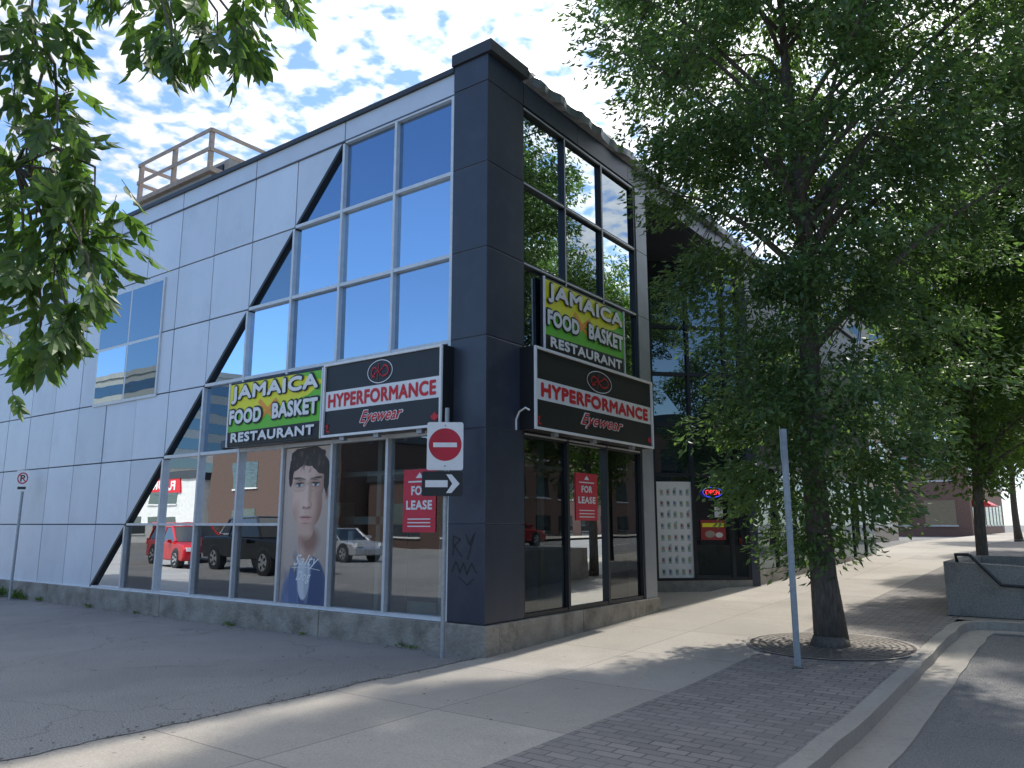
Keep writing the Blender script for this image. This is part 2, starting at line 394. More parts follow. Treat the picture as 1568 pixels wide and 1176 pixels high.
bd.box(XL,-.05,.05,22,8.11,8.2,M['roof'])
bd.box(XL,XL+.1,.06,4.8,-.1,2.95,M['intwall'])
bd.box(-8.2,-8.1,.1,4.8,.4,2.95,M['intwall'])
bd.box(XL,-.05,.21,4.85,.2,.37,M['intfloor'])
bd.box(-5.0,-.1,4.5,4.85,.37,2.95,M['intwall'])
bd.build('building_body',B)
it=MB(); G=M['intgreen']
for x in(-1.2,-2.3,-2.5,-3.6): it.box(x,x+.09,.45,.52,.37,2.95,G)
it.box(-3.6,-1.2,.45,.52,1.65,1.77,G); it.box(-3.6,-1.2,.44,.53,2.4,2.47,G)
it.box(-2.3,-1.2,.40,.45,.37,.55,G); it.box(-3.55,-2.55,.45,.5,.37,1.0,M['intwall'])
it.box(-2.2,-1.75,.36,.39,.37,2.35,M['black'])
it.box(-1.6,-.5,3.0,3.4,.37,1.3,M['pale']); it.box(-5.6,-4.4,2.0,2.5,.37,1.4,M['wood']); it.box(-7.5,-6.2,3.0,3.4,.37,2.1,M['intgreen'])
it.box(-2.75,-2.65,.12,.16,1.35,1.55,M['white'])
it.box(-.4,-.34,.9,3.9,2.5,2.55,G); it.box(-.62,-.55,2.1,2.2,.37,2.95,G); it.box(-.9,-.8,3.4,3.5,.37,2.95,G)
it.build('interior_fittings',B)
def stroke(mb,pts,w,z,m):
    for a,b in zip(pts,pts[1:]):
        a=Vector(a);b=Vector(b);d=(b-a).normalized();n=Vector((-d.y,d.x))*w/2;e=d*w*.3
        mb.face([(*(a-e+n),z),(*(a-e-n),z),(*(b+e-n),z),(*(b+e+n),z)],m)
tg=empty('painted_tag',(-.3,-.058,1.15),(R(90),0,0)); tg.parent=B; mb=MB(); tm=mat('tag_paint',(.012,.013,.018),.4)
stroke(mb,[(-.2,.1),(-.2,.35),(-.08,.30),(-.18,.22),(-.05,.08)],.02,.001,tm); stroke(mb,[(.02,.36),(.08,.24),(.16,.38),(.05,.05)],.02,.001,tm)
stroke(mb,[(-.22,-.12),(-.15,.02),(-.08,-.12),(-.02,.0),(.04,-.14),(.12,.0),(.2,-.12)],.018,.001,tm); stroke(mb,[(-.1,-.18),(.05,-.28),(.15,-.2)],.015,.001,tm)
mb.build('strokes',tg)
rc=MB(); s2=math.sqrt(.5)
def Q(t,n,z):
    return (-t*s2+n*s2, 10-t*s2-n*s2, z)
def qbox(t0,t1,n0,n1,z0,z1,m):
    b=len(rc.v); i=rc.mi(m)
    rc.v+=[Q(t0,n0,z0),Q(t1,n0,z0),Q(t1,n1,z0),Q(t0,n1,z0),Q(t0,n0,z1),Q(t1,n0,z1),Q(t1,n1,z1),Q(t0,n1,z1)]
    for q in((0,3,2,1),(4,5,6,7),(0,1,5,4),(1,2,6,5),(2,3,7,6),(3,0,4,7)): rc.f.append([b+k for k in q]); rc.m.append(i)
rows=[.42,2.78,3.95,5.15,6.3,7.5,8.0]; ts=[.12,.5,1.42,2.34,3.26,4.2,5.2,6.2,7.1]
for i in range(len(ts)-1):
    for a,b in zip(rows,rows[1:]):
        t=rng.normal(0,.004)
        rc.face([Q(ts[i],.05,a),Q(ts[i+1],.05+t,a),Q(ts[i+1],.05,b),Q(ts[i],.05+t,b)],M['glassdark'])
for t in ts: qbox(t-.035,t+.035,.02,.12,.3,8.0,BF)
for z in rows: qbox(.1,7.1,.02,.11,z-.04,z+.04,BF)
qbox(-.1,.1,-.2,.14,0,8.0,M['slate']); qbox(.1,7.1,-.1,.15,0,.40,M['concrete'])
rc.build('recessed_entry_glazing',B)
al=MB(); al.prism([(-.05,4.93),(-5.0,4.93),(-.05,9.85)],'z',7.93,7.985,M['slatetop'])
al.box(-5.1,-.3,4.87,4.93,0,7.92,M['slate'])
al.prism([(.02,4.94),(-5.1,4.94),(.02,10.0)],'z',.05,.16,M['sidewalk_concrete'])
for y in np.arange(10.2,21.6,1.6):
    for za,zb in((3.2,4.9),(4.92,6.6),(6.62,8.3)): al.box(-.03,.05,y,y+1.58,za,zb,M['blackframe'])
    al.face([(0.01,y,.6),(0.01,y+1.6,.6),(0.01,y+1.6,3.0),(0.01,y,3.0)],M['glassdark'])
    al.box(-.02,.06,y-.04,y+.04,.6,3.05,BF)
al.box(-.03,.10,10.15,22,0,.6,M['concrete']); al.box(-.03,.09,10.15,22,3.02,3.18,M['slate']); al.box(-.2,.14,10.1,22,8.31,8.5,M['slatetop'])
al.build('entry_and_wing',B)
rt=MB(); W=M['wood']
rt.box(-11.7,-8.65,1.0,3.9,8.5,9.38,M['hvac']); rt.box(-11.8,-8.55,.9,4.0,9.385,9.5,W); rt.box(-11.75,-8.6,.95,3.95,8.15,8.5,M['hvac'])
rt.box(-9.9,-8.9,1.6,3.2,9.5,10.05,M['hvac']); rt.box(-9.7,-9.1,1.57,1.598,9.6,9.95,M['black'])
rt.box(-8.4,-7.4,1.5,3.4,8.2,9.25,M['hvac']); rt.box(-8.3,-7.5,1.47,1.498,8.75,9.15,M['black'])
for x in(-11.7,-10.2,-8.7):
    rt.box(x-.045,x+.045,.95,1.04,9.5,10.45,W)
for y in(2.4,3.9): rt.box(-8.745,-8.655,y-.04,y+.04,9.5,10.45,W); rt.box(-11.745,-11.655,y-.04,y+.04,9.5,10.45,W)
for z in(9.95,10.41):
    rt.box(-11.75,-8.65,.92,.948,z-.045,z+.045,W); rt.box(-8.653,-8.625,.95,3.95,z-.045,z+.045,W); rt.box(-11.775,-11.747,.95,3.95,z-.045,z+.045,W); rt.box(-11.7,-8.7,3.945,3.97,z-.045,z+.045,W)
rt.build('rooftop_platform_railing',B)
gn=MB(); gn.tube([(.05,.62,2.95),(.05,.62,3.1),(.12,.60,3.2),(.25,.56,3.24),(.33,.54,3.2)],.014,M['white'],6); gn.build('bracket',B)

# ------------------------------------------------------------------ signs
def text(body,parent,x,y,w,h,m,z=.012,bold=.0,shear=0,ext=.002,name=None,fat=0,nf=8):
    """fat: thickens strokes with slightly shifted copies stacked 0.2 mm apart"""
    c=bpy.data.curves.new('txt','FONT'); c.body=body; c.align_x='CENTER'; c.align_y='CENTER'; c.size=1; c.offset=bold; c.shear=shear; c.extrude=0; c.resolution_u=4
    c.space_character=1.0+(.08 if fat else 0)
    o=bpy.data.objects.new(name or ('lettering_'+body.lower().replace(' ','_')),c); COL.objects.link(o); c.materials.append(m)
    bpy.context.view_layer.update(); d=o.dimensions
    bb=[Vector(b) for b in o.bound_box]; cx=(bb[0].x+bb[6].x)/2; cy=(bb[0].y+bb[6].y)/2
    sx=(w-2*fat)/max(d.x,.01); sy=(h-2*fat)/max(d.y,.01)
    o.parent=parent; o.scale=(sx,sy,1); o.location=(x-cx*sx,y-cy*sy,z)
    if fat:
        for i in range(nf):
            t=2*math.pi*i/nf; q=o.copy(); COL.objects.link(q); q.parent=parent; q.scale=o.scale
            q.location=(o.location[0]+fat*math.cos(t),o.location[1]+fat*math.sin(t),z-.0002*(i+1))
    return o
def ell(cx,cy,a,b,z,n=40,t0=0,t1=2*math.pi): return [(cx+a*math.cos(t0+(t1-t0)*i/n),cy+b*math.sin(t0+(t1-t0)*i/n),z) for i in range(n)]
def ring(mb,cx,cy,a,b,w,z,m,n=48,t0=0,t1=2*math.pi):
    for i in range(n):
        p=t0+(t1-t0)*i/n;q=t0+(t1-t0)*(i+1)/n
        mb.face([(cx+a*math.cos(p),cy+b*math.sin(p),z),(cx+a*math.cos(q),cy+b*math.sin(q),z),(cx+(a-w)*math.cos(q),cy+(b-w)*math.sin(q),z),(cx+(a-w)*math.cos(p),cy+(b-w)*math.sin(p),z)],m)
def hyper(name,loc,rz,w,h,depth):
    e=empty(name,loc,(R(90),0,R(rz))); mb=MB()
    mb.box(-w/2,w/2,-h/2,h/2,-depth,-.012,M['black'])
    f=.035
    mb.box(-w/2,w/2,h/2-f,h/2,-.0119,.02,M['white']); mb.box(-w/2,w/2,-h/2,-h/2+f,-.0119,.02,M['white'])
    mb.box(-w/2,-w/2+f,-h/2+f,h/2-f,-.0119,.02,M['white']); mb.box(w/2-f,w/2,-h/2+f,h/2-f,-.0119,.02,M['white'])
    mb.face([(-w/2+.05,-.165,-.008),(w/2-.05,-.165,-.008),(w/2-.05,.135,-.008),(-w/2+.05,.135,-.008)],M['white'])
    q=w/2.43
    ring(mb,0,.33,.26*q,.175,.013,-.006,M['white'])
    ring(mb,.10*q,.335,.085*q,.085,.020,-.002,M['red'],24,-1.9,1.9); ring(mb,-.11*q,.33,.070*q,.075,.018,-.0025,M['red'],24,1.3,4.9)
    for k,(p0,p1) in enumerate((((-.16,.25),(.10,.42)),((-.13,.40),(.09,.25)),((-.02,.45),(-.05,.22)))):
        pts=[(q*(p0[0]+(p1[0]-p0[0])*t),p0[1]+(p1[1]-p0[1])*t+.02*math.sin(t*6.28)) for t in np.linspace(0,1,8)]
        stroke(mb,pts,.020 if k<2 else .014,-.004+.001*k,M['red'])
    ml=[(0,.09),(.02,.05),(.045,.06),(.04,.02),(.075,.04),(.085,.0),(.07,-.01),(.03,-.045),(.005,-.045),(.005,-.08),(-.005,-.08),(-.005,-.045),(-.03,-.045),(-.07,-.01),(-.085,0),(-.075,.04),(-.04,.02),(-.045,.06),(-.02,.05)]
    mb.face([(w/2-.13+a*.85,-h/2+.14+b*.85,-.004) for a,b in ml],M['red'])
    stroke(mb,[(-w/2+.08,-h/2+.17),(-w/2+.14,-h/2+.19),(-w/2+.09,-h/2+.1),(-w/2+.16,-h/2+.08)],.02,-.004,M['red'])
    for x in(-w*.35,-w*.05,w*.3): mb.box(x,x+.1,-h/2-.06,-h/2-.0,-.1,-.03,M['steel'])
    mb.build('cabinet',e)
    text('HYPERFORMANCE',e,0,-.015,w*.91,.215,M['red'],z=-.002,fat=.011*q,nf=8)
    text('Eyewear',e,.02*w,-.335,w*.37,.25,M['white'],z=-.005,shear=.5,name='lettering_outline',fat=.014)
    text('Eyewear',e,.02*w,-.335,w*.355,.225,M['red'],z=-.001,shear=.5,fat=.004,nf=4)
    return e
hyper('eyewear_shop_sign',(-1.745,-.30,3.52),0,2.43,1.14,.30)
hyper('eyewear_shop_sign',(.30,2.56,3.555),90,3.68,1.19,.26)
def jam(name,loc,rz,w,h,depth):
    e=empty(name,loc,(R(90),0,R(rz))); mb=MB()
    mb.box(-w/2,w/2,-h/2,h/2,-depth,-.03,M['black'])
    a=w/2-.03;b=h/2-.03
    mb.box(-w/2,-a,-h/2,h/2,-.029,-.005,M['white']); mb.box(a,w/2,-h/2,h/2,-.029,-.005,M['alu'])
    mb.face([(-a,-b,-.026),(a,-b,-.026),(a,b,-.026),(-a,b,-.026)],M['yellow'])
    mb.face([(-a,-b,-.023),(a,-b,-.023),(a,b*.62,-.023),(a*.72,b*.30,-.023),(a*.2,.06,-.023),(-a*.2,-.02,-.023),(-a,.10,-.023)],M['green'])
    mb.face([(a*.5,b,-.022),(a,b,-.022),(a,b*.7,-.022)],M['green'])
    stroke(mb,[(-a*.30,.17),(a*.04,-.14)],.075,-.021,M['orange']); stroke(mb,[(-a*.28,-.13),(a*.06,.15)],.075,-.019,M['orange'])
    mb.face([(-a,-b,-.017),(a*.98,-b,-.017),(a*.98,-b+.25,-.017),(-a,-b+.22,-.017)],M['black'])
    mb.build('cabinet',e)
    def ot(s,x,y,ww,hh):
        text(s,e,x,y,ww+.06,hh+.06,M['black'],z=-.008,name='lettering_black_outline',fat=.034); text(s,e,x,y,ww,hh,M['white'],z=.003,fat=.016)  # black printed outline behind the white letters
    ot('JAMAICA',0,h*.30,w*.92,.31); ot('FOOD',-w*.29,-.05,w*.36,.25); ot('BASKET',w*.235,-.03,w*.46,.26)
    text('RESTAURANT',e,0,-b+.12,w*.88,.165,M['white'],z=.003,fat=.011)
    return e
jam('restaurant_sign',(-4.23,-.30,3.505),0,2.46,1.11,.26)
jam('restaurant_sign',(.09,2.58,4.80),90,2.56,1.15,.08)
def lease(name,loc,rz,w,h):
    e=empty(name,loc,(R(90),0,R(rz))); mb=MB(); rd=mat('lease_red',(.62,.035,.06),.6)
    mb.box(-w/2,w/2,-h/2,h/2,-.01,0,rd); mb.face([(-w*.12,h*.36,.001),(w*.12,h*.36,.001),(0,h*.45,.001)],M['white']); mb.face([(-w*.35,h*.29,.001),(w*.35,h*.29,.001),(w*.35,h*.315,.001),(-w*.35,h*.315,.001)],M['white'])
    for i in range(3): mb.face([(-w*.35,-h*.3-i*.05,.001),(w*.35,-h*.3-i*.05,.001),(w*.35,-h*.3-i*.05+.015,.001),(-w*.35,-h*.3-i*.05+.015,.001)],M['white'])
    mb.build('board',e); text('FOR',e,0,h*.16,w*.5,h*.15,M['white'],z=.004,fat=.007); text('LEASE',e,0,-h*.07,w*.8,h*.15,M['white'],z=.004,fat=.007)
lease('for_lease_sign',(-1.2,.016,1.98),0,.62,.88)
lease('for_lease_sign',(-.015,2.62,2.08),90,.66,.74)

def poster():
    e=empty('portrait_poster',(-3.625,.012,1.655),(R(90),0,0)); w,h=1.13,2.44; nx,ny=220,470
    S,T=np.meshgrid(np.linspace(0,1,nx),np.linspace(0,1,ny)); X=S*w; Y=T*h
    r2=np.random.default_rng(4)
    def fbm(fx,fy,seed=0):
        rr=np.random.default_rng(seed); out=np.zeros_like(X)
        for o in range(4):
            p=rr.uniform(0,6.28,4); q=2**o
            out+=(np.sin(X*fx*q+p[0]+1.5*np.sin(Y*fy*q*.6+p[1]))*np.cos(Y*fy*q+p[2]+1.2*np.sin(X*fx*q*.5+p[3])))/q
        return out/1.9
    C=np.zeros((ny,nx,3)); C[:]=(.58,.46,.38); C*=(1.15-.35*T[...,None])*(1.05-.2*S[...,None])
    def put(mask,c,a=1.0):
        nonlocal C
        mm=(np.clip(mask,0,1)*a)[...,None]; c=np.array(c); C=C*(1-mm)+c*mm
    def el(cx,cy,a,b,soft=.06,rot=0,wob=0,wf=20,seed=1,p=2):
        dx=X-cx*w;dy=Y-cy*h;ca,sa=math.cos(rot),math.sin(rot);dx,dy=dx*ca+dy*sa,-dx*sa+dy*ca
        dd=(np.abs(dx/a)**p+np.abs(dy/b)**p)**(1/p)
        if wob: dd=dd+wob*fbm(wf,wf,seed)
        return np.clip((1-dd)/soft+.5,0,1)
    put(el(.62,1.08,.46,.92,.04,p=2.4),(.07,.10,.20)); put(el(.22,1.08,.22,.66,.25,p=2.4),(.13,.19,.34),.9)
    put(fbm(16,9,8)*el(.5,.98,.6,.8,.2)*1.2,(.035,.05,.12),.5)
    put(el(.50,.82,.15,.38,.08),(.60,.62,.65)); put(el(.56,.86,.05,.30,.6),(.36,.38,.43),.6)
    put(el(.75,.95,.16,.5,.1,.12),(.05,.08,.17)); put(el(.29,.97,.10,.5,.1,-.12),(.10,.15,.28))
    for cx in(.36,.64): put(el(cx,.82,.012,.45,.5,-.12 if cx<.5 else .12),(.22,.28,.40),.8)
    put(el(.54,.61,.21,.32,.06),(.50,.30,.22)); put(el(.44,.64,.07,.22,.9),(.64,.42,.33),.7); put(el(.60,.595,.22,.18,.7),(.24,.12,.09),.75)
    put(el(.53,.160,.47,.345,.03,0,.09,14,2,p=2.3),(.030,.020,.015))
    put(el(.915,.30,.045,.12,.2),(.48,.27,.20)); put(el(.92,.30,.02,.07,.5),(.2,.1,.07))
    face=np.maximum(np.maximum(el(.51,.235,.385,.36,.04,p=2.5),el(.51,.36,.362,.42,.04,p=2.2)),el(.50,.50,.205,.250,.05,p=2.4))
    sk=np.array((.70,.445,.335)); put(face,sk)
    put(el(.34,.34,.20,.36,1.3)*face,(.86,.60,.48),.75); put(el(.45,.19,.24,.15,1.3)*face,(.84,.58,.47),.6)
    put(el(.86,.36,.20,.55,1.1)*face,(.34,.18,.13),.85); put(el(.82,.50,.20,.28,1.0)*face,(.31,.16,.11),.7)
    put(el(.21,.475,.11,.26,1.0,.35)*face,(.48,.27,.20),.6); put(el(.50,.60,.22,.07,1.1)*face,(.33,.18,.125),.8)
    put(el(.50,.560,.09,.07,1.3)*face,(.78,.52,.41),.45)
    put(el(.65,.40,.07,.17,1.3)*face,(.74,.48,.37),.4)
    q=fbm(18,11,5)
    put(el(.50,.060,.44,.150,.05,0,.14,13,3,p=2.4),(.035,.022,.016)); put(el(.74,.118,.25,.12,.06,.55,.16,17,4),(.035,.022,.016)); put(el(.30,.105,.22,.08,.08,-.5,.2,17,6),(.04,.025,.018))
    put(el(.130,.175,.050,.23,.10,0,.2,16,7),(.035,.022,.016)); put(el(.90,.20,.070,.26,.1,0,.2,16,9),(.030,.02,.015))
    hairm=el(.5,.09,.42,.19,.2,0,.1,13,3)
    put((np.clip(q*2.2-.5,0,1))*hairm,(.14,.085,.055),.75); put((np.clip(fbm(40,16,12)*2.5-.8,0,1))*hairm,(.20,.13,.09),.5)
    for cx,sg in((.325,1),(.675,-1)):
        put(el(cx+.02*sg,.236,.135,.060,1.1),(.36,.20,.145),.8)
        put(el(cx,.247,.090,.029,.25,p=1.7),(.64,.60,.58)); put(el(cx,.245,.034,.032,.2),(.08,.10,.10)); put(el(cx,.245,.015,.015,.3),(.01,.01,.01)); put(el(cx-.013,.242,.007,.007,.4),(.9,.9,.9))
        put(el(cx,.2365,.102,.014,.4,-.06*sg),(.035,.02,.015)); put(el(cx,.2595,.082,.006,.7),(.25,.12,.09),.7)
        put(el(cx,.227,.10,.008,.8,-.05*sg),(.42,.25,.185),.7)
        put(el(cx-.01*sg,.206,.140,.025,.45,.10*sg,.2,30,10),(.045,.028,.018),.9)
        put(el(cx,.277,.10,.025,1.2),(.54,.33,.25),.45)
        # clear acetate frames
        rim=np.clip(el(cx,.250,.150,.105,.03,p=2.6)-el(cx,.250,.138,.093,.03,p=2.6),0,1); put(rim,(.50,.36,.27),.75)
    put(el(.50,.240,.04,.010,.5),(.45,.32,.24),.8)
    put(el(.568,.31,.040,.22,1.3),(.42,.24,.17),.6); put(el(.480,.32,.035,.19,1.5),(.88,.63,.52),.5); put(el(.488,.374,.06,.042,1.2),(.84,.59,.48),.5)
    put(el(.50,.3985,.100,.020,1.0),(.38,.20,.145),.8); put(el(.440,.392,.020,.011,.7),(.12,.055,.04)); put(el(.555,.392,.020,.011,.7),(.10,.045,.035)); put(el(.60,.378,.02,.04,1.0),(.40,.22,.16),.6)
    put(el(.49,.425,.02,.03,1.1),(.54,.33,.25),.5)
    put(el(.49,.4545,.145,.020,.5,p=1.6),(.46,.19,.16),.9); put(el(.49,.470,.115,.027,.5),(.66,.33,.28),.9); put(el(.46,.469,.05,.012,1.2),(.80,.49,.43),.5); put(el(.49,.4595,.150,.0055,.6),(.16,.06,.05)); put(el(.49,.495,.10,.020,1.1),(.42,.23,.17),.65)
    put(el(.5,.53,.26,.22,.6)*face*(1-el(.49,.46,.17,.08,.5)),(.38,.25,.19),.2)
    C*= (1+.04*r2.normal(0,1,(ny,nx,1)))
    me=bpy.data.meshes.new('print'); V=np.stack([(S-.5)*w,(.5-T)*h,np.zeros_like(S)],-1).reshape(-1,3)
    idx=np.arange(nx*ny).reshape(ny,nx); F=np.stack([idx[:-1,:-1],idx[1:,:-1],idx[1:,1:],idx[:-1,1:]],-1).reshape(-1,4)
    me.from_pydata(V.tolist(),[],F.tolist()); a=me.color_attributes.new('ink','FLOAT_COLOR','POINT')
    a.data.foreach_set('color',np.concatenate([np.clip(C,0,1).reshape(-1,3),np.ones((nx*ny,1))],1).astype(np.float32).ravel())
    m,nt,out=nodes('poster_print'); p=N(nt,'ShaderNodeBsdfPrincipled',Roughness=.35); at=nt.nodes.new('ShaderNodeAttribute'); at.attribute_name='ink'; nt.links.new(at.outputs[0],p.inputs[0]); nt.links.new(p.outputs[0],out.inputs[0]); me.materials.append(m)
    o=bpy.data.objects.new('print',me); COL.objects.link(o); o.parent=e
    text('Salty',e,.05,-.58,.60,.22,M['white'],z=.002,shear=.6,fat=.002,nf=4); text('Dog',e,.0,-.82,.36,.19,M['white'],z=.002,shear=.6,fat=.002,nf=4)
    mb=MB(); stroke(mb,[(-.3,-.68),(.0,-.66),(.38,-.70)],.008,.003,M['white']); mb.build('flourish',e)
poster()
e=empty('eyewear_chart',Q(1.86,.07,1.5),(R(90),0,R(45))); mb=MB()
mb.face([(-.43,-1.05,0),(.43,-1.05,0),(.43,1.12,0),(-.43,1.12,0)],M['white'])
cm=[mat('chart_%d'%i,c,.6) for i,c in enumerate([(.1,.12,.1),(.2,.3,.22),(.45,.08,.1),(.15,.2,.35),(.5,.35,.12)])]
for i in range(5):
    for j in range(8):
        x=-.36+i*.155; y=-.98+j*.255; mb.face([(x+.01,y,.002),(x+.09,y,.002),(x+.09,y+.12+.04*((i*j)%3),.002),(x+.01,y+.14,.002)],M['intgreen']); mb.face([(x+.02,y+.05,.003),(x+.07,y+.05,.003),(x+.06,y+.12,.003),(x+.02,y+.11,.003)],cm[(i*3+j*7)%5])
mb.build('sheet',e)
e=empty('open_neon_sign',Q(.96,.13,2.38),(R(90),0,R(45))); mb=MB()
ring(mb,0,0,.24,.12,.012,0,emit('neon_blue',(.06,.10,1),1.6)); mb.build('neon_ring',e); text('OPEN',e,0,0,.34,.11,emit('neon_red',(1,.04,.05),2.2),z=.0)
e=empty('window_poster',Q(.96,.075,1.55),(R(90),0,R(45))); mb=MB()
mb.face([(-.3,-.25,0),(.3,-.25,0),(.3,.2,0),(-.3,.2,0)],mat('faded_red',(.30,.03,.03),.5)); mb.face([(-.26,.04,.002),(.26,.04,.002),(.26,.13,.002),(-.26,.13,.002)],M['yellow']); mb.face(ell(-.08,-.12,.12,.08,.003),M['wood']); mb.face(ell(.14,-.14,.09,.06,.003),M['pale']); mb.face([(.05,.26,0),(.25,.26,0),(.25,.5,0),(.05,.5,0)],M['pale']); mb.build('sheet',e)

# ------------------------------------------------------------------ street signs
def roundrect(w,h,r,z,n=5):
    pts=[]
    for cx,cy,a in((w/2-r,h/2-r,0),(-w/2+r,h/2-r,90),(-w/2+r,-h/2+r,180),(w/2-r,-h/2+r,270)):
        for i in range(n+1): t=R(a+90*i/n); pts.append((cx+r*math.cos(t),cy+r*math.sin(t),z))
    return pts
def plate(mb,w,h,cy,m,back,cx=0,z=0):
    rr=[(x+cx,y+cy) for x,y,_ in roundrect(w,h,.03,0)]; mb.prism(rr,'z',z-.004,z,m)
e=empty('no_entry_sign',(-.34,-.43,0),(0,0,R(38))); mb=MB()
mb.tube([(0,0.02,0),(0.02,.02,3.17)],.03,M['steel'],10); mb.build('pole',e)
s=empty('plates',(0,-.03,0),(R(90),0,0)); s.parent=e; mb=MB()
plate(mb,.475,.63,2.66,M['white'],None)
rd=mat('sign_red',(.5,.01,.03),.4)
mb.face(ell(0,2.68,.215,.215,.002),rd); mb.face([(-.155,2.645,.004),(.155,2.645,.004),(.155,2.705,.004),(-.155,2.705,.004)],M['white'])
mb.face(ell(0,2.93,.012,.012,.003,10),M['steel']); mb.face(ell(0,2.40,.012,.012,.003,10),M['steel'])
plate(mb,.53,.32,2.17,M['black'],None,-.03,.0)
ax=-.03
mb.face([(ax-.22,2.125,.003),(ax+.07,2.125,.003),(ax+.07,2.215,.003),(ax-.22,2.215,.003)],M['white'])
mb.face([(ax+.05,2.05,.004),(ax+.12,2.05,.004),(ax+.225,2.17,.004),(ax+.12,2.29,.004),(ax+.05,2.29,.004),(ax+.13,2.17,.004)],M['white'])
mb.build('sign_faces',s)
e=empty('no_parking_sign',(-13.05,-.4,0),(0,R(.5),R(32))); mb=MB(); mb.tube([(0,0.02,0),(0,.02,2.85)],.03,M['steel'],8); mb.build('pole',e)
s=empty('plates',(0,-.02,0),(R(90),0,0)); s.parent=e; mb=MB(); plate(mb,.32,.48,2.62,M['white'],None); ring(mb,0,2.68,.13,.13,.028,.002,rd); stroke(mb,[(-.085,2.765),(.085,2.595)],.024,.003,rd); mb.face([(-.1,2.43,.002),(.1,2.43,.002),(.1,2.49,.002),(-.1,2.49,.002)],M['black']); mb.build('face',s); text('P',s,0,2.68,.11,.15,M['black'],z=.0015,fat=.006)
e=empty('parking_sign_post',(3.51,1.35,g(1.35)),(0,0,R(18))); mb=MB()
mb.box(-.03,.03,-.004,.004,0,2.75,M['steel']); mb.box(-.036,-.030,-.03,.004,0,2.75,M['steel']); mb.box(.030,.036,-.03,.004,0,2.75,M['steel']); mb.box(-.045,-.039,-.17,.13,2.35,2.76,M['steel']); mb.box(-.06,.06,-.06,.06,0,.012,M['iron'])
mb.build('post',e)
e=empty('street_lamp',(7.0,16.0,g(16))); mb=MB(); mb.tube([(0,0,0),(0,0,.5)],[.13,.10],M['blackframe'],10); mb.tube([(0,0,.5),(0,0,7.6)],[.09,.06],M['blackframe'],10); mb.tube([(0,0,7.4),(.5,0,7.8),(1.6,0,7.9)],.04,M['blackframe'],8); mb.box(1.5,2.2,-.14,.14,7.82,7.96,M['blackframe']); mb.build('pole_and_arm',e)
e=empty('tree_grate',(3.45,3.0,g(3)+.002),(R(1.5),0,0)); mb=MB()
for i,r in enumerate(np.arange(.32,1.0,.085)): ring(mb,0,0,r+.06,r+.06,.055,.004,M['iron'],48)
for i in range(24):
    t=i*math.pi/12; stroke(mb,[(.3*math.cos(t),.3*math.sin(t)),(1.0*math.cos(t),1.0*math.sin(t))],.03,.007,M['iron'])
mb.face(ell(0,0,1.03,1.03,.0),mat('soil',(.10,.085,.07),.95)); ring(mb,0,0,1.07,1.07,.05,.005,M['kerb_concrete'],48)
mb.build('grate',e)
e=empty('concrete_stairwell_wall'); mb=MB(); CC=mat('aggregate_concrete',(.34,.32,.29),.9,0,.35,40,bump=1,bscale=80,dirt=((.17,.16,.145),2.4)); gy=g(6.9)
mb.prism([(4.35,gy),(7.9,gy),(7.9,gy+.62),(5.3,gy+.82),(4.35,gy+.86)],'y',6.75,7.0,CC)
mb.box(4.35,4.6,7.003,10,gy,gy+.86,CC); mb.box(7.65,7.9,7.003,10,gy,gy+.8,CC); mb.box(4.6,7.65,9.75,10,gy,gy+.86,CC)
mb.tube([(4.75,6.65,gy+.98),(5.15,6.65,gy+.52),(5.55,6.65,gy+.50),(5.55,6.76,gy+.50)],.028,M['blackframe'],8); mb.tube([(4.75,6.65,gy+.98),(4.55,6.65,gy+.98),(4.55,6.8,gy+.85)],.028,M['blackframe'],8)
mb.build('wall',e,bevel=.015)

# ------------------------------------------------------------------ trees
def leafmesh(name,P,D,Sd,Ln,Wd,m,parent,fold=.35):
    n=len(P); D=D/np.linalg.norm(D,axis=1,keepdims=True); Sd=np.cross(D,Sd); Sd/=np.linalg.norm(Sd,axis=1,keepdims=True)+1e-9
    Nn=np.cross(D,Sd); Ln=Ln[:,None];Wd=Wd[:,None]
    b=P; t=P+D*Ln-Nn*Ln*.12; mid=P+D*Ln*.42
    l=mid+Sd*Wd*.5+Nn*Wd*.5*fold; r=mid-Sd*Wd*.5+Nn*Wd*.5*fold
    V=np.stack([b,l,t,r],1).reshape(-1,3).astype(np.float32)
    i=np.arange(n)[:,None]*4; F=np.concatenate([i+0,i+1,i+2,i+0,i+2,i+3],1).reshape(-1)
    me=bpy.data.meshes.new(name); me.vertices.add(4*n); me.vertices.foreach_set('co',V.ravel())
    me.loops.add(6*n); me.loops.foreach_set('vertex_index',F.astype(np.int32)); me.polygons.add(2*n)
    me.polygons.foreach_set('loop_start',(np.arange(2*n)*3).astype(np.int32)); me.polygons.foreach_set('loop_total',np.full(2*n,3,dtype=np.int32))
    me.update(calc_edges=True); me.materials.append(m); o=bpy.data.objects.new(name,me); COL.objects.link(o); o.parent=parent; return o
